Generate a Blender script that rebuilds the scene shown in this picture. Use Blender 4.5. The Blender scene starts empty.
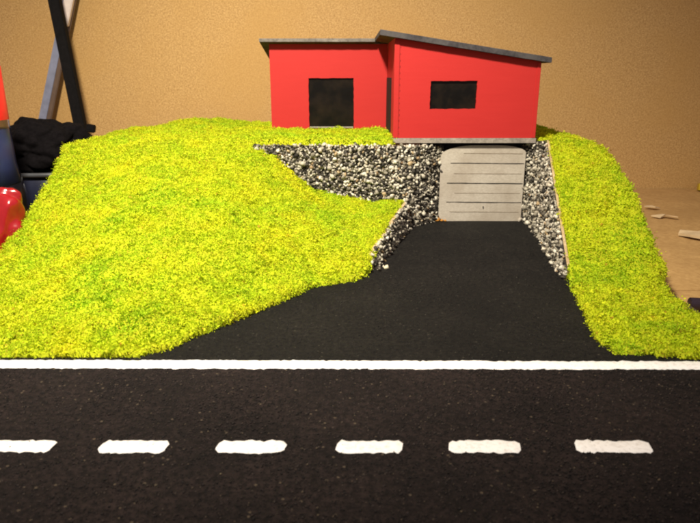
# Model house on a mossy bank above a garage and a road: a tabletop model under a warm desk lamp.
# All coordinates below are centimetres (x right, y away from the camera, z up); S turns them into metres.
import bpy, bmesh, math, random
import numpy as np
from mathutils import Vector, noise, Matrix
random.seed(7); rng = np.random.default_rng(7)
S = 0.01
sc = bpy.context.scene
col = sc.collection

# ------------------------------------------------------------------ helpers
def tag(o, label=None, cat=None, group=None, kind=None):
    if label: o['label'] = label
    if cat: o['category'] = cat
    if group: o['group'] = group
    if kind: o['kind'] = kind
    return o

def empty(name, loc, label, cat, group=None):
    o = bpy.data.objects.new(name, None); col.objects.link(o)
    o.empty_display_size = .01
    o.location = Vector(loc)*S; o['org'] = [0.0]
    del o['org']
    return tag(o, label, cat, group)

def wloc(o):
    v = Vector((0, 0, 0))
    while o: v += o.location; o = o.parent
    return v

def link(name, me, mats, parent=None, smooth=False, loc=None):
    o = bpy.data.objects.new(name, me); col.objects.link(o)
    for m in (mats if isinstance(mats, (list, tuple)) else [mats]): me.materials.append(m)
    off = wloc(parent) if parent else (Vector(loc)*S if loc else Vector((0, 0, 0)))
    me.transform(Matrix.Translation(-off))
    if parent: o.parent = parent
    elif loc: o.location = Vector(loc)*S
    if smooth: me.polygons.foreach_set('use_smooth', [True]*len(me.polygons))
    me.update()
    return o

def mesh_np(name, V, F):
    """V (n,3) in cm, F (m,k) all the same k"""
    V = np.asarray(V, dtype=np.float32)*S; F = np.asarray(F, dtype=np.int32)
    me = bpy.data.meshes.new(name); k = F.shape[1]
    me.vertices.add(len(V)); me.vertices.foreach_set('co', V.ravel())
    me.loops.add(F.size); me.loops.foreach_set('vertex_index', F.ravel())
    me.polygons.add(len(F)); me.polygons.foreach_set('loop_start', np.arange(0, F.size, k, dtype=np.int32))
    me.polygons.foreach_set('loop_total', np.full(len(F), k, dtype=np.int32))
    me.update(calc_edges=True); me.validate()
    return me

def mesh_py(name, V, F, bevel=0, seg=2, mi=None):
    bm = bmesh.new()
    vs = [bm.verts.new(Vector(v)*S) for v in V]
    for i, f in enumerate(F):
        try:
            fc = bm.faces.new([vs[j] for j in f])
            if mi: fc.material_index = mi[i]
        except ValueError: pass
    bmesh.ops.recalc_face_normals(bm, faces=bm.faces)
    if bevel: bmesh.ops.bevel(bm, geom=bm.edges[:], offset=bevel*S, segments=seg, affect='EDGES', clamp_overlap=True)
    me = bpy.data.meshes.new(name); bm.to_mesh(me); bm.free()
    return me

def box_vf(x0, x1, y0, y1, z0, z1, n=0):
    V = [(x0,y0,z0),(x1,y0,z0),(x1,y1,z0),(x0,y1,z0),(x0,y0,z1),(x1,y0,z1),(x1,y1,z1),(x0,y1,z1)]
    F = [(0,3,2,1),(4,5,6,7),(0,1,5,4),(1,2,6,5),(2,3,7,6),(3,0,4,7)]
    return V, [tuple(i+n for i in f) for f in F]

def box(name, b, mat, parent=None, bevel=0.03, loc=None):
    V, F = box_vf(*b)
    return link(name, mesh_py(name, V, F, bevel), mat, parent, loc=loc)

def prism(name, poly, d, mat, parent=None, bevel=.02, loc=None, smooth=False):
    """3-D polygon pushed along vector d"""
    n = len(poly); V = [Vector(p) for p in poly]; V += [v+Vector(d) for v in V]
    F = [tuple(range(n)), tuple(range(2*n-1, n-1, -1))] + [(i, (i+1) % n, n+(i+1) % n, n+i) for i in range(n)]
    return link(name, mesh_py(name, V, F, bevel), mat, parent, smooth=smooth, loc=loc)

def ring_wall(name, outer, inner, d, mat, parent, wob=0.0):
    """four-sided wall with one four-sided opening cut through, thickness vector d"""
    N = 14
    o2, i2 = [], []
    for k in range(4):
        for s in range(N):
            t = s/N
            o2.append(Vector(outer[k]).lerp(Vector(outer[(k+1) % 4]), t))
            p = Vector(inner[k]).lerp(Vector(inner[(k+1) % 4]), t)
            if s: p += Vector((random.uniform(-wob, wob), 0, random.uniform(-wob, wob)))
            i2.append(p)
    n = 4*N; V = o2+i2; V = V+[v+Vector(d) for v in V]; m = 2*n
    F = []
    for i in range(n):
        j = (i+1) % n
        F += [(i, j, n+j, n+i), (m+i, m+n+i, m+n+j, m+j), (i, m+i, m+j, j), (n+i, n+j, m+n+j, m+n+i)]
    return link(name, mesh_py(name, V, F), mat, parent)

# ------------------------------------------------------------------ materials
def new_mat(name):
    m = bpy.data.materials.new(name); m.use_nodes = True
    nt = m.node_tree; b = nt.nodes['Principled BSDF']
    return m, nt, b
def N(nt, t, **kw):
    n = nt.nodes.new(t)
    for k, v in kw.items(): setattr(n, k, v)
    return n
def ramp(nt, stops, interp='LINEAR'):
    r = N(nt, 'ShaderNodeValToRGB'); e = r.color_ramp; e.interpolation = interp
    while len(e.elements) < len(stops): e.elements.new(.5)
    for el, (p, c) in zip(e.elements, stops): el.position = p; el.color = (*c, 1)
    return r
def noise_n(nt, scale_cm, detail=4, rough=.6, coord='Object', stretch=None):
    tc = N(nt, 'ShaderNodeTexCoord'); mp = N(nt, 'ShaderNodeMapping')
    s = 1/(scale_cm*S); st = stretch or (1, 1, 1)
    mp.inputs['Scale'].default_value = (s*st[0], s*st[1], s*st[2])
    nt.links.new(tc.outputs[coord], mp.inputs[0])
    n = N(nt, 'ShaderNodeTexNoise'); n.inputs['Scale'].default_value = 1
    n.inputs['Detail'].default_value = detail; n.inputs['Roughness'].default_value = rough
    nt.links.new(mp.outputs[0], n.inputs['Vector'])
    return n
def bump(nt, b, src, dist_cm, strength=1.0, prev=None):
    u = N(nt, 'ShaderNodeBump'); u.inputs['Distance'].default_value = dist_cm*S; u.inputs['Strength'].default_value = strength
    nt.links.new(src, u.inputs['Height'])
    if prev: nt.links.new(prev.outputs[0], u.inputs['Normal'])
    nt.links.new(u.outputs[0], b.inputs['Normal'])
    return u
def mix(nt, fac, a, bb, blend='MIX'):
    m = N(nt, 'ShaderNodeMix', data_type='RGBA', blend_type=blend)
    for sock, v in ((m.inputs[0], fac), (m.inputs[6], a), (m.inputs[7], bb)):
        if isinstance(v, (int, float)): sock.default_value = v
        elif isinstance(v, tuple): sock.default_value = (*v, 1)
        else: nt.links.new(v, sock)
    return m.outputs[2]

def speckled(name, c1, c2, scale, rough=.85, c3=None, bumpd=.02, big=None, stretch=None, spec=.3, lo=.35, hi=.65, det=3, dr=.7):
    m, nt, b = new_mat(name)
    n = noise_n(nt, scale, det, dr, stretch=stretch)
    r = ramp(nt, [(lo, c1), (hi, c2)]); nt.links.new(n.outputs[0], r.inputs[0])
    out = r.outputs[0]
    if c3:
        n2 = noise_n(nt, big or scale*12, 3, .6)
        r2 = ramp(nt, [(.42, (0, 0, 0)), (.62, (1, 1, 1))]); nt.links.new(n2.outputs[0], r2.inputs[0])
        f = N(nt, 'ShaderNodeMath', operation='MULTIPLY'); nt.links.new(r2.outputs[0], f.inputs[0]); f.inputs[1].default_value = .5
        out = mix(nt, f.outputs[0], out, c3)
    nt.links.new(out, b.inputs['Base Color'])
    b.inputs['Roughness'].default_value = rough; b.inputs['Specular IOR Level'].default_value = spec
    if bumpd: bump(nt, b, n.outputs[0], bumpd)
    return m

# asphalt: fine black grit with sparse pale grains
def asphalt(name, base, base2, grain):
    m, nt, b = new_mat(name)
    n = noise_n(nt, .42, 4, .85)
    r = ramp(nt, [(.40, base), (.62, base2)]); nt.links.new(n.outputs[0], r.inputs[0])
    n3 = noise_n(nt, 7, 4, .6)
    r3 = ramp(nt, [(.35, (.65, .65, .65)), (.65, (1.45, 1.38, 1.3))]); nt.links.new(n3.outputs[0], r3.inputs[0])
    c = mix(nt, 1.0, r.outputs[0], r3.outputs[0], 'MULTIPLY')
    tc = N(nt, 'ShaderNodeTexCoord'); v = N(nt, 'ShaderNodeTexVoronoi'); v.inputs['Scale'].default_value = 1/(.30*S)
    nt.links.new(tc.outputs['Object'], v.inputs['Vector'])
    sx = N(nt, 'ShaderNodeSeparateColor'); nt.links.new(v.outputs['Color'], sx.inputs[0])
    g = N(nt, 'ShaderNodeMath', operation='GREATER_THAN'); g.inputs[1].default_value = .95; nt.links.new(sx.outputs[0], g.inputs[0])
    l = N(nt, 'ShaderNodeMath', operation='LESS_THAN'); l.inputs[1].default_value = .28; nt.links.new(v.outputs['Distance'], l.inputs[0])
    mm = N(nt, 'ShaderNodeMath', operation='MULTIPLY'); nt.links.new(g.outputs[0], mm.inputs[0]); nt.links.new(l.outputs[0], mm.inputs[1])
    c = mix(nt, mm.outputs[0], c, grain)
    nt.links.new(c, b.inputs['Base Color'])
    b.inputs['Roughness'].default_value = .85; b.inputs['Specular IOR Level'].default_value = .22
    bump(nt, b, n.outputs[0], .16)
    return m
M_road = asphalt('road_grit', (.003, .0022, .0024), (.019, .0132, .013), (.075, .058, .04))
M_drive = asphalt('driveway_grit', (.002, .002, .002), (.0105, .0102, .0086), (.035, .032, .024))

def paint_white():
    m, nt, b = new_mat('white_road_paint')
    n = noise_n(nt, .25, 4, .7)
    r = ramp(nt, [(.25, (.62, .6, .57)), (.5, (.9, .9, .9))]); nt.links.new(n.outputs[0], r.inputs[0])
    nt.links.new(r.outputs[0], b.inputs['Base Color']); b.inputs['Roughness'].default_value = .6
    bump(nt, b, n.outputs[0], .05)
    return m
M_white = paint_white()

def red_paint():
    m, nt, b = new_mat('red_painted_card')
    n = noise_n(nt, 1.2, 5, .65, stretch=(.35, .35, 2.2))
    r = ramp(nt, [(.3, (.49, .023, .021)), (.7, (.51, .025, .023))]); nt.links.new(n.outputs[0], r.inputs[0])
    n2 = noise_n(nt, .12, 3, .7)
    c = mix(nt, .12, r.outputs[0], n2.outputs[0], 'MULTIPLY')
    nt.links.new(c, b.inputs['Base Color']); b.inputs['Roughness'].default_value = .62
    b.inputs['Specular IOR Level'].default_value = .3
    # faint horizontal boarding scored into the card
    tc = N(nt, 'ShaderNodeTexCoord'); sp = N(nt, 'ShaderNodeSeparateXYZ'); nt.links.new(tc.outputs['Object'], sp.inputs[0])
    d = N(nt, 'ShaderNodeMath', operation='MULTIPLY'); d.inputs[1].default_value = 1/(.78*S); nt.links.new(sp.outputs[2], d.inputs[0])
    f = N(nt, 'ShaderNodeMath', operation='FRACT'); nt.links.new(d.outputs[0], f.inputs[0])
    g = N(nt, 'ShaderNodeMath', operation='GREATER_THAN'); g.inputs[1].default_value = .09; nt.links.new(f.outputs[0], g.inputs[0])
    u = bump(nt, b, g.outputs[0], .006, .35)
    bump(nt, b, n2.outputs[0], .012, 1, u)
    return m
M_red = red_paint()
M_darkred = speckled('dark_red_joint', (.06, .006, .006), (.12, .01, .01), .3, .8, None, 0)
M_roof = speckled('dark_grey_roof_card', (.030, .028, .032), (.062, .058, .064), .5, .8, (.10, .095, .095), .02, 3)
M_roofedge = speckled('pale_roof_edge', (.12, .11, .10), (.27, .245, .22), .5, .8, (.09, .085, .08), .02, 2)
M_slab = speckled('grey_slab_card', (.24, .215, .18), (.40, .36, .31), .35, .8, (.16, .14, .13), .02, 3)
M_inside = speckled('dark_inside', (.005, .004, .003), (.010, .008, .006), 1.5, .8, None, 0)
M_beige = speckled('beige_card', (.42, .31, .17), (.60, .47, .28), .3, .9, (.35, .22, .08), .02, 1.5)
M_ink_shade = speckled('ink_and_gap_shade', (.02, .018, .016), (.05, .045, .04), .2, .8, None, 0)  # drawn door marks, and the shade painted behind the door
M_faint = speckled('faint_crease', (.22, .185, .14), (.30, .26, .21), .3, .9, None, 0)
M_door = speckled('grey_door_card', (.44, .405, .34), (.54, .50, .43), .3, .85, (.33, .28, .22), .015, 4, stretch=(1, 1, 2))
def pane_mat():
    m, nt, b = new_mat('dark_film_pane')
    n = noise_n(nt, 2.2, 3, .6)
    r = ramp(nt, [(.4, (.004, .0035, .003)), (.75, (.016, .011, .007))]); nt.links.new(n.outputs[0], r.inputs[0])
    nt.links.new(r.outputs[0], b.inputs['Base Color']); b.inputs['Roughness'].default_value = .3; b.inputs['Specular IOR Level'].default_value = .25
    n2 = noise_n(nt, 3, 2, .5); bump(nt, b, n2.outputs[0], .15, .5)
    return m
M_pane = pane_mat()

def island_mat(name, stops, rough=.8, spec=.3, trans=0, fine=None, island_mul=.0):
    m, nt, b = new_mat(name)
    g = N(nt, 'ShaderNodeNewGeometry')
    r = ramp(nt, stops); nt.links.new(g.outputs['Random Per Island'], r.inputs[0])
    out = r.outputs[0]
    if fine:
        n = noise_n(nt, fine[0], 4, .6)
        rr = ramp(nt, [(.3, fine[1]), (.72, fine[2])]); nt.links.new(n.outputs[0], rr.inputs[0])
        out = mix(nt, 1.0, out, rr.outputs[0], 'MULTIPLY')
    nt.links.new(out, b.inputs['Base Color'])
    b.inputs['Roughness'].default_value = rough; b.inputs['Specular IOR Level'].default_value = spec
    if trans:
        t = N(nt, 'ShaderNodeBsdfTranslucent'); nt.links.new(out, t.inputs[0])
        ms = N(nt, 'ShaderNodeMixShader'); ms.inputs[0].default_value = trans
        nt.links.new(b.outputs[0], ms.inputs[1]); nt.links.new(t.outputs[0], ms.inputs[2])
        nt.links.new(ms.outputs[0], nt.nodes['Material Output'].inputs[0])
    return m
MOSS = [(0, (.34, .42, .016)), (.12, (.57, .65, .018)), (.5, (.70, .77, .026)), (.8, (.80, .84, .030)), (.95, (.74, .66, .04)), (1, (.50, .26, .03))]
M_moss = island_mat('yellow_green_flock', MOSS, .9, .1, .3, (5.0, (.62, .86, .9), (1.10, 1.02, 1.0)))
M_soil = speckled('flock_underlay', (.28, .34, .012), (.52, .58, .016), .25, .95, (.34, .32, .016), .08, 2, spec=.1)
GRAV = [(0, (.018, .016, .014)), (.22, (.06, .054, .046)), (.38, (.21, .19, .15)), (.58, (.38, .355, .29)), (.78, (.56, .53, .44)), (.92, (.78, .75, .66)), (.97, (.50, .38, .22)), (1, (.2, .13, .07))]
M_stone = island_mat('gravel_stones', GRAV, .75, .25, 0, (.12, (.72, .72, .72), (1.15, 1.15, 1.12)))
M_grout = speckled('dark_glue', (.02, .018, .014), (.06, .052, .04), .3, .9, None, .05)

M_wall = speckled('fibreboard_wall', (.35, .20, .07), (.67, .44, .18), .27, .85, (.50, .30, .10), .012, 14, lo=.36, hi=.66, det=5, dr=.8)
M_table = speckled('brown_tabletop', (.42, .255, .10), (.56, .36, .15), .6, .62, (.38, .23, .09), .01, 8)
M_black = speckled('black_cloth', (.0025, .002, .0025), (.006, .005, .006), .5, .95, None, .03, spec=.1)
M_pole = speckled('black_pole', (.003, .0028, .003), (.007, .006, .0065), .4, .75, None, .01, spec=.12)

def simple(name, c, rough=.5, metal=0, trans=0, ior=1.45, coat=0):
    m, nt, b = new_mat(name)
    n = noise_n(nt, 1.5, 3, .6)
    r = ramp(nt, [(.3, tuple(x*.85 for x in c)), (.7, tuple(min(1, x*1.1) for x in c))]); nt.links.new(n.outputs[0], r.inputs[0])
    nt.links.new(r.outputs[0], b.inputs['Base Color'])
    b.inputs['Roughness'].default_value = rough; b.inputs['Metallic'].default_value = metal
    b.inputs['Transmission Weight'].default_value = trans; b.inputs['IOR'].default_value = ior
    b.inputs['Coat Weight'].default_value = coat
    return m

# ------------------------------------------------------------------ ground heights
def sst(a, b, t):
    t = np.clip((t-a)/(b-a), 0, 1); return t*t*(3-2*t)
def drive_z(y): return .8*sst(58, 84, y)

def tps(pts):
    P = np.array(pts, float); X = P[:, :2]; n = len(P)
    def U(r): return np.where(r > 1e-9, r*r*np.log(np.maximum(r, 1e-9)), 0)
    K = U(np.linalg.norm(X[:, None]-X[None], axis=2)) + np.eye(n)*8.0
    Q = np.hstack([np.ones((n, 1)), X]); A = np.block([[K, Q], [Q.T, np.zeros((3, 3))]])
    w = np.linalg.solve(A, np.concatenate([P[:, 2], np.zeros(3)]))
    def f(x, y):
        q = np.stack([np.ravel(x), np.ravel(y)], 1)
        r = np.linalg.norm(q[:, None]-X[None], axis=2)
        return (U(r)@w[:n] + w[n] + q@w[n+1:]).reshape(np.shape(x))
    return f

LF = tps([(-38,42,.4),(-38,50,.5),(-38,57,.9),(-38,65,1.6),(-38,73,5),(-38,78.5,7.8),(-38,82,9.9),
          (-26,42,.4),(-16,42,.4),(-14.2,43,.4),(-12.6,45.2,.4),(-10,48.5,.4),(-6.4,53.4,.4),(-3.6,57.9,.4),(0,59.5,.5),(1.5,61,.7),
          (-30,48,.9),(-30,56,2.4),(-30,66,5.2),(-30,74,8),(-30,82,10.9),(-22,47,1.1),(-22,54,3.0),(-22,62,5.3),(-22,70,7.8),(-22,78,10.2),(-22,82,11.4),
          (-14,50,1.8),(-14,58,4.1),(-14,66,6.3),(-14,74,8.5),(-14,79,10.2),(-14,82,11.3),
          (-7,60,2.2),(-6,66,3.7),(-6,72,4.8),(-6,78,5.6),(-5.3,81,5.6),(0,66,2.6),(0,74,3.8),(3,72,3.4),(3,79,4.2),(0,81,4.6),(-8,81,8),(-11,81,10.8),
          (2.7,64,1.7),(5,71,2.9),(7,78,3.9)])
RF = tps([(31,84,12),(31,76,11.2),(31,70,9.2),(31,66,7.2),(31,63.5,4.6),(31,60,2.9),(31,58.5,2.7),(30.3,57.4,.7),(28.5,57.4,.9),(31,50,.4),(31,42,.3),
          (26,84,12),(25.8,82,11.8),(24.8,76,9),(24,71,6.5),(23.3,66,4),(22.3,60,1.1),(21.5,56,.5),(20.5,51,.4),(19.5,44.6,.3),(20,42.5,.3),
          (27,66,5.4),(27,72,8.6),(27,60,1.8),(26,54,.8),(26,46,.5),(28,78,10.8)])
def plateau(x, y):
    z = 12.05 + 0*x
    z = z - 1.0*sst(-24, -38, x) * 1.0
    z = z + .75*np.exp(-((x+27)/7)**2-((y-107)/7)**2)
    z = z - .5*np.clip((86-y)/4, 0, 1)*sst(-8, -20, x)
    return z

def nz(x, y, s, seed=0):
    return np.array([noise.noise(Vector((a/s+seed, b/s, seed*1.7))) for a, b in zip(np.ravel(x), np.ravel(y))]).reshape(np.shape(x))

def in_poly(x, y, poly):
    ins = np.zeros(np.shape(x), bool); n = len(poly)
    for i in range(n):
        x1, y1 = poly[i]; x2, y2 = poly[(i+1) % n]
        c = ((y1 > y) != (y2 > y)) & (x < (x2-x1)*(y-y1)/((y2-y1) if y2 != y1 else 1e-9)+x1)
        ins ^= c
    return ins

def terrain(poly, f, step, wob=.25):
    """grid sheet clipped by a ground-plan polygon with skirts; returns V, quads of the top, skirt quads"""
    P = np.array(poly); x0, y0 = P.min(0)-step; x1, y1 = P.max(0)+step
    xs = np.arange(x0, x1, step); ys = np.arange(y0, y1, step)
    X, Y = np.meshgrid(xs, ys, indexing='ij')
    Xw = X; Yw = Y
    cx = X[:-1, :-1]+step/2; cy = Y[:-1, :-1]+step/2
    wx = nz(cx, cy, 1.1, 3)*wob; wy = nz(cx, cy, 1.1, 9)*wob
    ins = in_poly(cx+wx, cy+wy, poly)
    Z = f(X, Y) + nz(X, Y, 4.5, 1)*.34 + nz(X, Y, 1.4, 5)*.42 + nz(X, Y, .5, 8)*.10 - .55*np.clip((nz(X, Y, .85, 21)-.33)/.2, 0, 1)
    ids = np.arange(X.size).reshape(X.shape)
    q = np.stack([ids[:-1, :-1], ids[1:, :-1], ids[1:, 1:], ids[:-1, 1:]], -1)[ins]
    V = np.stack([X.ravel(), Y.ravel(), Z.ravel()], 1)
    from collections import Counter
    edges = {}
    for f4 in q:
        for a, b in ((0, 1), (1, 2), (2, 3), (3, 0)):
            e = (int(f4[a]), int(f4[b])); k = (min(e), max(e)); edges[k] = None if k in edges else e
    be = [e for e in edges.values() if e]
    n = len(V); low = {}
    sk = []; extra = []
    for a, b in be:
        for v in (a, b):
            if v not in low:
                low[v] = n+len(extra); extra.append((V[v][0], V[v][1], -1.0))
        sk.append((b, a, low[a], low[b]))
    V = np.vstack([V, np.array(extra)])
    used = np.unique(np.concatenate([q.ravel(), np.array(sk).ravel()])); remap = -np.ones(len(V), int); remap[used] = np.arange(len(used))
    return V[used], remap[q], remap[np.array(sk)]

def scatter(V, Q, dens, lift=0.0):
    A = V[Q[:, 0]]; B = V[Q[:, 1]]; C = V[Q[:, 2]]; D = V[Q[:, 3]]
    area = .5*np.linalg.norm(np.cross(B-A, C-A), axis=1)+.5*np.linalg.norm(np.cross(C-A, D-A), axis=1)
    n = int(area.sum()*dens); i = rng.choice(len(Q), n, p=area/area.sum())
    u, v = rng.random((2, n, 1))
    p = (1-u)*((1-v)*A[i]+v*D[i])+u*((1-v)*B[i]+v*C[i])
    nrm = np.cross(B[i]-A[i], D[i]-A[i]); nrm /= np.linalg.norm(nrm, axis=1)[:, None]+1e-9
    return p, nrm

def flakes(p, nrm, size, up=.9):
    """small bent leaf bits: two triangles sharing a fold, one island each"""
    n = len(p)
    d = rng.normal(size=(n, 3)); d /= np.linalg.norm(d, axis=1)[:, None]
    ax = nrm*up + d*.8; ax /= np.linalg.norm(ax, axis=1)[:, None]
    s = rng.normal(size=(n, 3)); s = np.cross(ax, s); s /= np.linalg.norm(s, axis=1)[:, None]+1e-9
    t = np.cross(ax, s)
    L = size*rng.lognormal(0, .35, (n, 1)); W = L*rng.uniform(.6, 1.0, (n, 1))
    a = p-ax*L*.25; tip = p+ax*L*.85+t*L*rng.normal(0, .2, (n, 1))
    m1 = p+ax*L*.35+s*W*.5+t*L*.12; m2 = p+ax*L*.3-s*W*.5+t*L*.12
    V = np.stack([a, m1, tip, m2], 1).reshape(-1, 3)
    k = np.arange(n)*4
    return V, np.stack([k, k+1, k+2, k+3], 1)


def bank(name, poly, f, mat, size, dens, hill_label, moss_name, moss_label, step=.4):
    V, Q, SK = terrain(poly, f, step)
    me = mesh_np(name, V, np.vstack([Q, SK]))
    h = link(name, me, M_soil, smooth=True); h['kind'] = 'structure'
    hs = [scatter(V, Q, dens)]
    # skirts get flock too, where they rise out of the ground
    sel = V[SK[:, 0]][:, 2] > .1
    if sel.any():
        p, nn = scatter(V, SK[sel], dens*.8)
        k = p[:, 2] > -.25
        # the high board sides stay bare below their top
        topz = f(p[:, 0], p[:, 1]); k &= (p[:, 2] > topz-.9)
        hs.append((p[k], nn[k]))
    # tufts: extra bits heaped round random centres
    tp, tn = scatter(V, Q, 1.6)
    reps = 30
    c = np.repeat(tp, reps, 0); cn = np.repeat(tn, reps, 0)
    off = rng.normal(size=c.shape)*np.array([.22, .22, .10]); off[:, 2] = np.abs(off[:, 2])
    hs.append((c+off+cn*.03, cn*.3+off/(np.linalg.norm(off, axis=1)[:, None]+1e-6)))
    p = np.vstack([a for a, _ in hs]); p = p+rng.normal(size=p.shape)*np.array([.13, .13, .03]); nn = np.vstack([b for _, b in hs])
    fv, ff = flakes(p, nn, size)
    mo = link(moss_name, mesh_np(moss_name, fv, ff), mat)
    tag(mo, moss_label, 'moss', kind='stuff')

left_poly = [(-38,41.9),(-16.3,41.9),(-14.2,43.1),(-12.6,45.2),(-10.1,48.5),(-6.4,53.4),(-3.6,57.9),(0,59.5),(1.4,60.8),(2.2,63.5),(6.4,78.5),(6.8,80.6),(-10.9,81.0),(-11.2,82.2),(-38,82.2)]
bank('bank', left_poly, LF, M_moss, .135, 120, '', 'moss', 'bright yellow-green moss on the big slope left of the driveway')
bank('bank', [(-38,82.2),(5.5,82.2),(5.5,98),(-12,98.2),(-12,112),(-38,112)], plateau, M_moss, .135, 100, '', 'moss', 'yellow-green moss on the flat top around the low red wing')
bank('bank', [(31,84),(31,58.2),(30.3,57.6),(29.7,53),(29.9,48),(31,44),(31,41.6),(25.7,41.7),(22.3,42.2),(19.9,42.6),(19.5,44.6),(20.7,51.1),(21.6,56),(22.35,60),(24.25,71),(26.2,81.8),(25.0,84),(25.0,112),(31,112)], (lambda x, y: np.where(y > 82, 12.0+0*x, RF(x, np.minimum(y, 84)))), M_moss, .135, 120, '', 'moss', 'darker green moss on the narrow slope right of the driveway')

# ------------------------------------------------------------------ board, road, driveway
bb = box('base_board', (-38, 31, 4, 112, -1.35, -.06), speckled('board_edge', (.05, .045, .02), (.09, .08, .03), .5, .9, None, .02), None, .03); bb['kind'] = 'structure'
def sheet(name, x0, x1, y0, y1, zf, mat, step=1.0, x_edges=None):
    xs = np.linspace(x0, x1, int((x1-x0)/step)+1); ys = np.linspace(y0, y1, int((y1-y0)/step)+1)
    X, Y = np.meshgrid(xs, ys, indexing='ij'); Z = zf(X, Y)
    ids = np.arange(X.size).reshape(X.shape)
    q = np.stack([ids[:-1, :-1], ids[1:, :-1], ids[1:, 1:], ids[:-1, 1:]], -1).reshape(-1, 4)
    o = link(name, mesh_np(name, np.stack([X.ravel(), Y.ravel(), Z.ravel()], 1), q), mat, smooth=True)
    o['kind'] = 'structure'; return o
road = sheet('road', -38, 31, 4, 41.0, lambda x, y: nz(x, y, 6, 2)*.03, M_road, .8)
sheet('driveway', -26, 26, 41.0, 88, lambda x, y: drive_z(y)+.01+nz(x, y, 6, 2)*.03, M_drive, .8)

def paint_strip(name, xa, xb, ya0, ya1, yb0, yb1, endskew=0, parent=road, z=.07, jag=.05, round_end=.25):
    n = max(12, int((xb-xa)/.22)); V = []; 
    for i in range(n+1):
        t = i/n; x = xa+(xb-xa)*t
        lo = ya0+(yb0-ya0)*t; hi = ya1+(yb1-ya1)*t; mid = (lo+hi)/2; h = (hi-lo)/2
        e = min(x-xa, xb-x)
        k = 1.0 if e > round_end else .55+.45*math.sqrt(max(0, 1-(1-e/round_end)**2))
        j1 = random.gauss(0, jag)+.09*noise.noise(Vector((x*.6, 3+xa, 0))); j2 = random.gauss(0, jag)+.09*noise.noise(Vector((x*.6, 9+xa, 0)))
        q = endskew*.16
        V += [(x-q, mid-h*k+j1, z-.03), (x-q*.8, mid-h*k+.08+j1, z+.015), (x+q*.8, mid+h*k-.08+j2, z+.015), (x+q, mid+h*k+j2, z-.03)]
    F = []
    for i in range(n):
        for r in range(3): F.append((4*i+r, 4*i+4+r, 4*i+5+r, 4*i+1+r))
    return link(name, mesh_py(name, V, F), M_white, parent, smooth=True)
paint_strip('edge_line', -37.9, 30.9, 40.15, 41.5, 39.85, 41.15, jag=.045)
for xa, xb, dy in [(-20.4,-16.65,.05),(-14.0,-10.25,.0),(-7.45,-3.6,0),(-.75,2.95,-.02),(5.55,9.55,.0),(12.65,16.85,.03)]:
    paint_strip('lane_dash', xa, xb, 29.75+dy, 30.95+dy, 29.75+dy, 30.95+dy, endskew=.35, jag=.05)
for xa, xb in [(-27.0,-23.2),(-33.6,-29.8),(20.6,24.6)]:
    paint_strip('lane_dash', xa, xb, 29.8, 31.0, 29.8, 31.0, endskew=.35, jag=.05)

OV = np.array([(1,0,0),(-1,0,0),(0,1,0),(0,-1,0),(0,0,1),(0,0,-1)], float)
OF = np.array([(0,2,4),(2,1,4),(1,3,4),(3,0,4),(2,0,5),(1,2,5),(3,1,5),(0,3,5)])
def grit(parent, x0, x1, y0, y1, dens, zf, mat, keep=None):
    n = int((x1-x0)*(y1-y0)*dens); x = rng.uniform(x0, x1, n); y = rng.uniform(y0, y1, n)
    if keep is not None: k = keep(x, y); x, y = x[k], y[k]; n = len(x)
    r = .045*np.minimum(rng.lognormal(0, .33, n), 1.9)
    V = OV[None]*(1+rng.normal(0, .25, (n, 6, 1)))*r[:, None, None]
    a = rng.uniform(0, 6.283, n); c, d = np.cos(a)[:, None], np.sin(a)[:, None]
    V = np.stack([V[:, :, 0]*c-V[:, :, 1]*d+V[:, :, 2]*.4, V[:, :, 0]*d+V[:, :, 1]*c, V[:, :, 2]+V[:, :, 0]*.3], -1)
    V += np.stack([x, y, zf(x, y)+.01], 1)[:, None]
    F = OF[None]+(np.arange(n)*6)[:, None, None]
    o = link('grit', mesh_np('grit', V.reshape(-1, 3), F.reshape(-1, 3)), mat, parent); o['kind'] = 'stuff'
M_grit = island_mat('road_grit_grains', [(0, (.003, .0025, .0025)), (.5, (.012, .009, .009)), (.85, (.030, .022, .020)), (.97, (.045, .034, .027)), (1, (.11, .085, .055))], .7, .3)
M_grit2 = island_mat('driveway_grit_grains', [(0, (.002, .002, .002)), (.6, (.008, .008, .007)), (.93, (.016, .015, .013)), (1, (.045, .042, .032))], .7, .25)
grit(road, -32, 31, 20, 40, 26, lambda x, y: 0*x, M_grit)
grit(bpy.data.objects['driveway'], -18, 25, 41.3, 84, 16, lambda x, y: drive_z(y), M_grit2, lambda x, y: (x > -17+(y-42)*1.0) | (y < 44))

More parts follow.
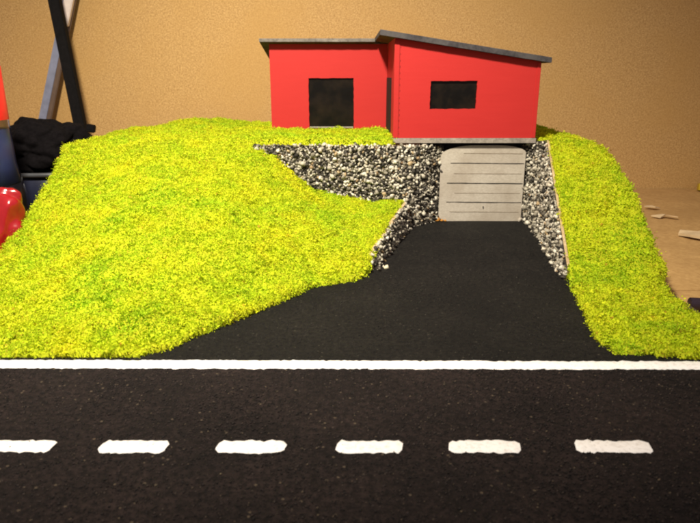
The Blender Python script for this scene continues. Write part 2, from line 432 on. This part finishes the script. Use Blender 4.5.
# ------------------------------------------------------------------ gravel-faced retaining walls
def lerp_poly(P, t):
    P = [Vector(p) for p in P]; L = [0]
    for a, b in zip(P, P[1:]): L.append(L[-1]+(b-a).length)
    s = t*L[-1]
    for i in range(len(P)-1):
        if s <= L[i+1] or i == len(P)-2: return P[i].lerp(P[i+1], (s-L[i])/(L[i+1]-L[i]))
tmp = bmesh.new(); bmesh.ops.create_icosphere(tmp, subdivisions=1, radius=1)
IV = np.array([v.co[:] for v in tmp.verts]); IF = np.array([[v.index for v in f.verts] for f in tmp.faces]); tmp.free()
def stones(P, R):
    n = len(P); V = np.repeat(IV[None], n, 0)
    V = V*np.clip(1+rng.normal(0, .32, (n, len(IV), 1)), .45, 1.6)
    sc3 = rng.uniform(.55, 1.45, (n, 1, 3)); V = V*sc3*R[:, None, None]
    q = rng.normal(size=(n, 4)); q /= np.linalg.norm(q, axis=1)[:, None]
    w, x, y, z = q.T
    Rm = np.stack([np.stack([1-2*(y*y+z*z), 2*(x*y-z*w), 2*(x*z+y*w)], -1), np.stack([2*(x*y+z*w), 1-2*(x*x+z*z), 2*(y*z-x*w)], -1), np.stack([2*(x*z-y*w), 2*(y*z+x*w), 1-2*(x*x+y*y)], -1)], 1)
    V = np.einsum('nij,nkj->nki', Rm, V)+P[:, None]
    F = IF[None]+(np.arange(n)*len(IV))[:, None, None]
    return V.reshape(-1, 3), F.reshape(-1, 3)
def gravel_wall(name, bot, top, out, label, loc, rise=0, r=.195, sp=.265, thick=.35, extra=()):
    root = empty(name, loc, label, 'retaining wall', 'gravel-faced retaining walls beside the driveway')
    n = 60; bp = [lerp_poly(bot, i/n) for i in range(n+1)]; tp = [lerp_poly(top, i/n) for i in range(n+1)]
    o = Vector(out).normalized()
    V = []; F = []
    for b, t in zip(bp, tp): t = t+Vector((0, 0, rise)); V += [b-o*.0, t-o*.0, t-o*thick, b-o*thick]
    for i in range(n):
        a = 4*i; c = a+4
        F += [(a, c, c+1, a+1), (a+1, c+1, c+2, a+2), (a+2, c+2, c+3, a+3)]
    F += [(0, 1, 2, 3), (4*n, 4*n+3, 4*n+2, 4*n+1)]
    mi = [0 if k % 3 == 0 else 1 for k in range(3*n)]+[1, 1]
    link('backing_card', mesh_py(name, V, F, mi=mi), [M_grout, M_beige], root)
    pts = []; 
    Lb = sum((Vector(b)-Vector(a)).length for a, b in zip(bot, bot[1:])); grid = {}
    H = max((Vector(t)-Vector(b)).length for b, t in zip(bot, top))
    for _ in range(int(Lb*H/sp/sp*26)):
        u, v = random.random(), random.random()
        b = lerp_poly(bot, u); t = lerp_poly(top, u)
        if random.random() > (t-b).length/H: continue
        p = b.lerp(t, v)
        key = tuple(int(c//sp) for c in p); ok = True
        for dx in (-1, 0, 1):
            for dy in (-1, 0, 1):
                for dz in (-1, 0, 1):
                    for q in grid.get((key[0]+dx, key[1]+dy, key[2]+dz), ()):
                        if (q-p).length < sp: ok = False
        if ok: grid.setdefault(key, []).append(p); pts.append(p)
    pts += [Vector(e) for e in extra]
    # a second looser layer
    more = [p+Vector((random.uniform(-.2, .2), random.uniform(-.2, .2), random.uniform(-.2, .2)))+o*.17 for p in random.sample(pts, int(len(pts)*.45))]
    P = np.array([tuple(p+o*random.uniform(0, .08)) for p in pts+more]); R = r*np.minimum(rng.lognormal(-.05, .22, len(P)), 1.5)
    V, F = stones(P, R)
    st = link('stones', mesh_np('stones', V, F), M_stone, root)
    return root
gravel_wall('gravel_wall', [(-12.6,81.0,.6),(5,80.5,.7),(8,79.8,.6),(12.45,84.2,.8)], [(-12.6,82.0,11.25),(5,82,11.25),(8.7,82,11.2),(12.3,84.0,10.9)], (0, -1, 0),
            'long gravel-faced wall below the house, left of the garage door', (0, 82, .6))
gravel_wall('gravel_wall', [(2.6,63.2,0),(5.2,71.3,.2),(7.9,79.4,.7)], [(2.3,63.8,1.7),(4.8,71.5,3.1),(7.4,79.6,4.2)], (1, -.33, 0),
            'low stub of gravel wall edging the left moss slope, in shadow', (5, 71, .1), extra=[(2.9,63.0,.2),(3.6,63.9,.25),(2.3,63.2,.9)])
gravel_wall('gravel_wall', [(23.75,84.4,.8),(24.0,81,.75),(23.05,71,.3),(21.8,60,0)], [(23.3,84.4,11.15),(25.75,82.2,11.6),(23.85,71,6.3),(22.1,60,.75)], (-1, -.35, 0),
            'wedge-shaped gravel wall right of the garage door, falling towards the road', (23.5, 72, .2), .3)
# loose stones on the driveway
def pebble(name, p, r, mat, label):
    V, F = stones(np.array([p]), np.array([r])); o = link(name, mesh_np(name, V, F), mat, loc=(p[0], p[1], p[2]-r*.5)); tag(o, label, 'pebble')
pebble('pebble', (3.9,63.6,.22), .34, simple('pale_stone', (.75, .70, .5), .6), 'pale pebble lying loose at the foot of the low gravel stub')
pebble('pebble', (23.3,83.2,1.0), .30, simple('grey_stone', (.42, .38, .32), .6), 'grey pebble at the bottom right corner of the garage door')

# ------------------------------------------------------------------ garage door
gd = empty('garage_door', (18.1, 84.5, .8), 'pale grey card garage door with drawn lines and rounded top corners', 'garage door')
def door_outline():
    x0, x1, z0, z1 = 12.15, 23.5, .7, 11.1
    pts = []
    def arc(cx, cz, rx, rz, a0, a1, n=10):
        for i in range(n+1):
            a = math.radians(a0+(a1-a0)*i/n); pts.append((cx+rx*math.cos(a), cz+rz*math.sin(a)))
    arc(x0+1.3, z0+1.1, 1.3, 1.1, 180, 270, 6)
    pts.append((x1, z0)); arc(x1-3.8, z1-1.0, 3.8, 1.0, 0, 90); arc(x0+4.6, z1-1.5, 4.6, 1.5, 90, 180)
    return pts
prism('panel', [(x, 83.4, z) for x, z in door_outline()], (0, .2, 0), M_door, gd, .03)
box('gap_shade_panel', (9.5, 25.6, 85.2, 85.5, -.5, 11.4), M_ink_shade, gd, .02)  # dark sheet added to give the gap round the door its black shade
def dline(z, x0, x1, h, mat, name, dz=0):
    n = 16; V = []; 
    for i in range(n+1):
        t = i/n; x = x0+(x1-x0)*t; hh = h*(.7+.5*noise.noise(Vector((x*1.5, z, 0)))); zz = z+dz*t+.03*noise.noise(Vector((x*.5, z, 4)))
        V += [(x, 83.375, zz-hh), (x, 83.375, zz+hh), (x, 83.41, zz+hh), (x, 83.41, zz-hh)]
    F = [(0, 1, 2, 3), (4*n, 4*n+3, 4*n+2, 4*n+1)]
    for i in range(n):
        a = 4*i
        for r in range(4): F.append((a+r, a+4+r, a+4+(r+1) % 4, a+(r+1) % 4))
    link(name, mesh_py(name, V, F), mat, gd)
for z, x0 in ((8.75, 13.5), (6.05, 13.1), (3.45, 13.15)): dline(z, x0, 23.35, .085, M_ink_shade, 'groove_line', -.08)
for z, x0 in ((10.05, 15.2), (7.35, 14.0), (4.7, 14.2), (2.1, 13.6)): dline(z, x0, 23.1, .06, M_faint, 'crease_line', -.05)
V, F = stones(np.array([[18.2, 83.36, 2.75]]), np.array([.11])); link('dot', mesh_np('dot', V, F), M_ink_shade, gd)
# orange crumb at its foot
V, F = stones(np.array([[12.6, 82.9, 1.02], [12.0, 83.2, 1.0], [13.1, 83.0, .9]]), np.array([.22, .26, .16]))
tag(link('crumb', mesh_np('crumb', V, F), simple('orange_flock', (.45, .2, .03), .9), loc=(12.9, 83.6, .8)), 'orange-brown flock crumb at the garage door bottom left', 'crumb')

# ------------------------------------------------------------------ house
H = empty('model_house', (12, 92, 12), 'red card model house with two sloping grey roofs above the garage', 'house')
gx0, gx1, gy0, gy1, bz = 5.7, 24.35, 83.0, 110.0, 12.1
def rz(x): return 24.55-(x-5.7)*.1535      # underside of the tall roof
T = .3
ring_wall('wall', [(gx0, gy0, bz), (gx1, gy0, bz), (gx1, gy0, rz(gx1)), (gx0, gy0, rz(gx0))], [(10.35, gy0, 15.8), (16.35, gy0, 15.85), (16.4, gy0, 19.35), (10.4, gy0, 19.3)], (0, T, 0), M_red, H, .035)
prism('wall', [(gx0, gy0+T, bz), (gx0, gy1, bz), (gx0, gy1, rz(gx0)), (gx0, gy0+T, rz(gx0))], (T, 0, 0), M_red, H, 0)
prism('wall', [(gx1, gy0+T, bz), (gx1, gy1, bz), (gx1, gy1, rz(gx1)), (gx1, gy0+T, rz(gx1))], (-T, 0, 0), M_red, H, 0)
prism('wall', [(gx0+T, gy1, bz), (gx1-T, gy1, bz), (gx1-T, gy1, rz(gx1)), (gx0+T, gy1, rz(gx0))], (0, -T, 0), M_red, H, 0)
def film(name, b, label=None, parent=H):
    o = box(name, b, M_inside if label else M_pane, parent, .01)
    if label: o['label'] = label
    return o
film('window_pane', (9.9, 16.8, gy0+T+.03, gy0+T+.12, 15.3, 19.9))
film('door_pane', (gx0-.16, gx0+.1, 88.6, 97.7, 12.4, 19.7), 'narrow dark door film on the side of the tall wing')
# left wing
lx0, lx1, ly0, ly1, lb = -12.1, 5.66, 98.0, 110.0, 11.9
def lz(y): return 24.75-(y-96.7)*.19
ring_wall('wall', [(lx0, ly0, lb), (lx1, ly0, lb), (lx1, ly0, lz(ly0)), (lx0, ly0, lz(ly0))], [(-6.3, ly0, 12.15), (.6, ly0, 12.15), (.55, ly0, 19.65), (-6.3, ly0, 19.6)], (0, T, 0), M_red, H, .04)
prism('wall', [(lx0, ly0+T, lb), (lx0, ly1, lb), (lx0, ly1, lz(ly1)), (lx0, ly0+T, lz(ly0+T))], (T, 0, 0), M_red, H, 0)
prism('wall', [(lx0+T, ly1, lb), (lx1, ly1, lb), (lx1, ly1, lz(ly1)), (lx0+T, ly1, lz(ly1))], (0, -T, 0), M_red, H, 0)
film('door_pane', (-6.8, 1.1, ly0+T+.03, ly0+T+.12, 12.0, 20.1))
box('door_sill', (-6.25, .5, ly0-.12, ly0+T, 12.2, 12.42), M_slab, H, .03)
# roofs: a dark card with a paler cut edge along the front
def roof(xa, xb, ya, yb, f, th, name='roof'):
    V = [(xa, ya, f(xa, ya)), (xb, ya, f(xb, ya)), (xb, yb, f(xb, yb)), (xa, yb, f(xa, yb))]
    r = link(name, mesh_py(name, V+[(v[0], v[1], v[2]+th) for v in V], [(0, 3, 2, 1), (4, 5, 6, 7), (0, 1, 5, 4), (1, 2, 6, 5), (2, 3, 7, 6), (3, 0, 4, 7)], .05), M_roof, H)
    n = 40; W = []
    for i in range(n+1):
        x = xa+.02+(xb-xa-.04)*i/n; z = f(x, ya)
        a = .05*noise.noise(Vector((x*.8, ya, 1))); 
        W += [(x, ya-.07+a*.5, z-.01+a*.5), (x, ya-.07, z+th*.93+a), (x, ya+.08, z+th+.03+a*.3), (x, ya+.08, z+.05)]
    F = [(0, 1, 2, 3), (4*n, 4*n+3, 4*n+2, 4*n+1)]
    for i in range(n):
        for q in range(4): F.append((4*i+q, 4*i+4+q, 4*i+4+(q+1) % 4, 4*i+(q+1) % 4))
    return r, W, F
r1, W, F = roof(3.75, 25.45, 82.15, 111, lambda x, y: rz(x)+.02, .62)
link('roof_edge', mesh_py('e', W, F), M_roof, r1)
r2, W, F = roof(-13.4, 3.72, 96.7, 111, lambda x, y: lz(y)+.02, .42)
link('roof_edge', mesh_py('e', W, F), M_roofedge, r2)
# corner posts (the edge of the side card showing) and floor slab
box('corner_trim', (gx0-.04, gx0+.62, gy0-.09, gy0+.02, bz+.02, rz(gx0)-.25), M_red, H, .03)
box('corner_trim', (gx1-.42, gx1+.05, gy0-.09, gy0+.02, bz+.02, rz(gx1)-.1), M_red, H, .03)
V = []; F = []
for k in range(15):
    z = bz+.5+k*.76+random.uniform(-.1, .1); h = random.uniform(.12, .33); x = gx0+.70+random.uniform(-.02, .02)
    v, f = box_vf(x, x+.05, gy0-.02, gy0+.02, z, z+h, len(V)); V += v; F += f
link('joint_line', mesh_py('j', V, F), M_darkred, H)
box('floor_slab', (5.45, 24.5, 82.75, 110.2, 11.45, 12.08), M_slab, H, .04)
box('ceiling', (6.1, 24.0, 83.5, 109.6, 12.1, 12.2), M_inside, H, .01)['label'] = None
del bpy.data.objects['ceiling']['label']; bpy.data.objects['ceiling'].name = 'floor'

# ------------------------------------------------------------------ table and wall behind
for b in ((-160, 190, -60, 60.8, -6, -1.4), (-160, 190, 61.0, 121, -6, -1.42)):
    o = box('table', b, M_table, None, .05); o['kind'] = 'structure'
o = box('wall', (-200, 230, 121.2, 125, -40, 160), M_wall, None, 0); o['kind'] = 'structure'

# ------------------------------------------------------------------ clutter on the left
def tube(name, pts, wr, mat, parent=None, loc=None):
    """flat-sided bar along two points: wr = (width, depth)"""
    a, b = Vector(pts[0]), Vector(pts[1]); d = (b-a).normalized()
    u = d.cross(Vector((0, 1, 0))).normalized(); v = u.cross(d)
    w, t = wr[0]/2, wr[1]/2; V = []
    for p in (a, b):
        for su, sv in ((-1, -1), (1, -1), (1, 1), (-1, 1)): V.append(p+u*w*su+v*t*sv)
    F = [(0, 1, 2, 3), (7, 6, 5, 4), (0, 4, 5, 1), (1, 5, 6, 2), (2, 6, 7, 3), (3, 7, 4, 0)]
    return link(name, mesh_py(name, V, F, .12), mat, parent, loc=loc)
pr = empty('black_pole', (-47.5, 112, 8), 'black square pole leaning in front of the wall, behind the moss hill', 'pole')
tube('shaft', [(-46.9, 111, 7.0), (-50.9, 113.5, 42)], (1.9, 1.4), M_pole, pr)
tube('foot', [(-46.0, 110.4, 11.3), (-44.6, 110.6, 11.0)], (1.3, 1.2), M_pole, pr)
br = empty('metal_bar', (-58, 117, -1), 'silvery blue aluminium bar crossing behind the black pole', 'bar')
M_alu = simple('blue_grey_aluminium', (.27, .30, .42), .45, .35)
M_alu2 = simple('white_tape', (.75, .66, .62), .5)
M_brown = simple('brown_edge', (.16, .11, .08), .5, .4)
tube('shaft', [(-60.2, 118.6, 4), (-48.9, 119.6, 37.5)], (1.5, .7), M_alu, br)
tube('side_flange', [(-59.0, 118.4, 4), (-47.7, 119.4, 37.5)], (.9, .5), M_brown, br)
tube('sleeve', [(-51.1, 118.2, 28.6), (-49.1, 118.5, 34.6)], (1.6, .9), M_alu2, br)

def lump(name, c, rad, mat, label, cat, seed=0, amp=.3, sub=5, zmin=None, sharp=False, fr=1.6):
    bm = bmesh.new(); bmesh.ops.create_icosphere(bm, subdivisions=sub, radius=1)
    for v in bm.verts:
        n = v.co.copy(); q = n*fr+Vector((seed, 0, 0))
        r = 1+amp*noise.noise(q)+amp*.5*noise.noise(q*2.1)
        fold = abs(noise.noise(q*1.3+Vector((5, 5, 5)))); f2 = abs(noise.noise(q*2.6+Vector((1, 8, 2))))
        r -= amp*.9*(1-min(1, fold*4))*.35+amp*.25*(1-min(1, f2*3))
        r += amp*.12*noise.noise(q*7)
        p = Vector((n.x*rad[0], n.y*rad[1], n.z*rad[2]))*r+Vector(c)
        if zmin is not None and p.z < zmin: p.z = zmin+.02*(p.z-zmin)
        v.co = p*S
    me = bpy.data.meshes.new(name); bm.to_mesh(me); bm.free()
    return tag(link(name, me, mat, smooth=not sharp, loc=(c[0], c[1], zmin if zmin is not None else c[2]-rad[2])), label, cat)
lump('black_cloth', (-50.3, 101.5, 8.0), (8.3, 7.0, 5.6), M_black, 'crumpled black cloth heaped behind the left side of the moss hill', 'cloth', 4.6, .30, 6, 1.0, False, 1.0)

# navy tub
def lathe(prof, n=40, c=(0, 0), sq=None):
    V = []; F = []
    for r, z in prof:
        for i in range(n):
            a = 2*math.pi*i/n; x, y = math.cos(a), math.sin(a)
            if sq: k = (abs(x)**sq+abs(y)**sq)**(-1/sq); x, y = x*k, y*k
            V.append((c[0]+r*x, c[1]+r*y, z))
    m = len(prof)
    for j in range(m-1):
        for i in range(n): F.append((j*n+i, j*n+(i+1) % n, (j+1)*n+(i+1) % n, (j+1)*n+i))
    F.append(tuple(range(n))); 
    return V, F, m, n
tb = empty('plastic_tub', (-50.2, 100.2, -1.4), 'dark navy plastic tub with a rolled rim beside the clear bottle', 'tub')
V, F, m, n = lathe([(8.5, -1.35), (9.2, 1), (9.8, 6.0), (9.5, 6.1), (9.0, 1), (8.3, -1.0), (.05, -1.0)], 48, (-50.2, 100.2), 4)
M_navy = simple('navy_plastic', (.012, .015, .035), .35)
link('body', mesh_py('tub', V, F), M_navy, tb, smooth=True)
V, F, m, n = lathe([(9.8, 5.7), (10.2, 5.8), (10.2, 6.25), (9.9, 6.35), (9.5, 6.2), (9.75, 5.7)], 48, (-50.2, 100.2), 4)
link('rim', mesh_py('rim', V, F[:-1]), simple('grey_rim', (.06, .065, .075), .4), tb, smooth=True)

# bottle, only its right flank in the frame
def bottle():
    bx, by = -48.3, 80.5
    b = empty('bottle', (bx, by, -1.4), 'clear bluish plastic bottle with a red label at the left edge', 'bottle')
    prof = [(0.05, -1.3), (4.9, -1.35), (5.2, -.6), (5.25, 5.0), (4.95, 7.0), (4.6, 9.0), (4.45, 14.0), (4.35, 21.3), (3.9, 23.6), (2.2, 26.2), (1.4, 27.4), (1.4, 29)]
    V, F, m, n = lathe(prof, 48, (bx, by))
    bo = link('body', mesh_py('bottle', V, F), M_bottle, b, smooth=True)
    V, F, m, n = lathe([(4.5, 14.6), (4.42, 21.2), (4.38, 21.2), (4.46, 14.6)], 48, (bx, by))
    link('label', mesh_py('label', V, F[:-1]), simple('red_label', (.75, .02, .02), .35), b, smooth=True)
    V, F, m, n = lathe([(4.43, 21.25), (4.0, 23.5), (3.95, 23.5), (4.36, 21.25)], 48, (bx, by))
    link('label_band', mesh_py('band', V, F[:-1]), simple('pale_band', (.6, .42, .36), .4), b, smooth=True)
    V, F, m, n = lathe([(4.2, 6.4), (3.9, 9.0), (3.8, 13.4), (.05, 13.5), (.05, 6.4)], 40, (bx, by))
    link('contents', mesh_py('liquid', V, F), simple('blue_liquid', (.035, .05, .16), .25), b, smooth=True)
    V, F, m, n = lathe([(4.9, -.9), (4.95, 4.8), (4.5, 6.3), (.05, 6.35), (.05, -.9)], 40, (bx, by))
    link('contents', mesh_py('liquid', V, F), simple('dark_liquid', (.012, .012, .022), .3), b, smooth=True)
    V, F, m, n = lathe([(1.85, 27.6), (1.85, 29.6), (.05, 29.7)], 30, (bx, by))
    link('cap', mesh_py('cap', V, F), simple('white_cap', (.7, .68, .66), .4), b, smooth=True)
M_bottle = simple('clear_plastic', (.9, .93, 1.0), .03, 0, 1.0, 1.25)
bottle()
M_redgloss = simple('glossy_red_plastic', (.28, .006, .010), .22, 0, 0, 1.5, .6)
lump('red_bag', (-43.9, 71.2, .4), (5.9, 3.9, 8.2), M_redgloss, 'crumpled glossy dark red plastic bag beside the left foot of the moss hill', 'bag', 9.2, .42, 6, -1.38, False, .8)
lump('red_packet', (-44.3, 62.5, -.2), (5.6, 3.4, 4.2), simple('bright_red_plastic', (.85, .018, .012), .3, 0, 0, 1.5, .4), 'bright red plastic packet at the left edge below the dark red bag', 'packet', 3.1, .16, 5, -1.38, False, 1.0)

# ------------------------------------------------------------------ scraps on the right
def scrap(name, pts, z, th, mat, label, cat):
    n = len(pts); cx = sum(p[0] for p in pts)/n; cy = sum(p[1] for p in pts)/n
    V = [(x, y, z+random.uniform(0, .5)) for x, y in pts]; V += [(x, y, v[2]+th) for (x, y), v in zip(pts, V)]
    V += [(cx, cy, z+.55), (cx, cy, z+.55+th)]
    F = []
    for i in range(n):
        j = (i+1) % n; F += [(2*n, j, i), (2*n+1, n+i, n+j), (i, j, n+j, n+i)]
    return tag(link(name, mesh_py(name, V, F), mat, loc=(cx, cy, z)), label, cat, 'pale scraps on the table' if cat == 'scrap' else None)
M_scrap = simple('pale_balsa', (.62, .47, .28), .85)
scrap('wood_scrap', [(45.6,83.6),(46.2,81.6),(47.2,80.6),(49.5,81.4),(51,81.0),(51.4,83),(49.6,84.2),(47.4,83.3),(46.2,84.4)], -1.38, .35, M_scrap, 'torn pale scrap of wood on the table near the right edge', 'scrap')
scrap('wood_scrap', [(47.2,95.2),(48.2,94.2),(48.9,94.9),(50.4,93.2),(50.6,94.0),(49.2,95.8)], -1.38, .15, M_scrap, 'thin curled pale shaving on the table right of the hill', 'scrap')
scrap('wood_scrap', [(49.0,101.6),(50.4,100.6),(51.6,101.3),(50.0,102.4)], -1.38, .15, M_scrap, 'tiny pale shaving farthest back on the table', 'scrap')
scrap('flock_crumb', [(66.9,118),(68.2,117),(70,118),(69.4,119.6),(67.6,119.8)], -1.38, 1.2, simple('yellow_flock', (.6, .45, .03), .9), 'yellow crumb at the foot of the wall, right edge', 'crumb')
st = empty('marker_pen', (35, 54.5, -1.4), 'dark purple-black pen lying on the table beside the right moss slope', 'pen')
def cyl_between(name, a, b, r, mat, parent, n=24):
    a, b = Vector(a), Vector(b); d = (b-a).normalized(); u = d.cross(Vector((0, 0, 1))).normalized(); v = u.cross(d); V = []
    for p in (a, b):
        for i in range(n):
            t = 2*math.pi*i/n; V.append(p+u*r*math.cos(t)+v*r*math.sin(t))
    F = [tuple(range(n)), tuple(range(2*n-1, n-1, -1))]+[(i, (i+1) % n, n+(i+1) % n, n+i) for i in range(n)]
    return link(name, mesh_py(name, V, F, .06), mat, parent)
cyl_between('barrel', (32.2, 55.2, -.75), (44, 53.4, -.75), .62, simple('dark_purple_plastic', (.028, .018, .030), .3), st)
cyl_between('band', (35.4, 54.71, -.75), (35.9, 54.63, -.75), .66, simple('silver_band', (.5, .48, .5), .3, .8), st)

# ------------------------------------------------------------------ light, world, camera
w = bpy.data.worlds.new('World'); sc.world = w; w.use_nodes = True
bg = w.node_tree.nodes['Background']; bg.inputs[0].default_value = (1.0, .82, .80, 1); bg.inputs[1].default_value = .32
def lamp(loc, target, size, power, colr, name, ang, blend):
    l = bpy.data.lights.new(name, 'SPOT'); l.shadow_soft_size = size*S/2; l.energy = power; l.color = colr
    l.spot_size = math.radians(ang); l.spot_blend = blend
    o = bpy.data.objects.new(name, l); col.objects.link(o); o.location = Vector(loc)*S
    o.rotation_euler = (Vector(target)-Vector(loc)).to_track_quat('-Z', 'Y').to_euler()
    return o
lamp((-21, 26, 82), (-14, 77, 13), 9, 86.0, (1.0, .89, .72), 'desk_lamp', 96, 1.0)

cam = bpy.data.cameras.new('camera'); co = bpy.data.objects.new('camera', cam); col.objects.link(co)
cam.sensor_width = 36; cam.lens = 36*620/700; cam.clip_start = .01; cam.clip_end = 50
co.location = (0, 0, 20*S); co.rotation_euler = (math.radians(90-16.7), 0, 0)
cam.dof.use_dof = True; cam.dof.focus_distance = .66; cam.dof.aperture_fstop = 20
sc.camera = co
sc.cycles.filter_width = 2.1
sc.view_settings.view_transform = 'Standard'; sc.view_settings.look = 'None'
sc.view_settings.exposure = 0; sc.view_settings.gamma = 1
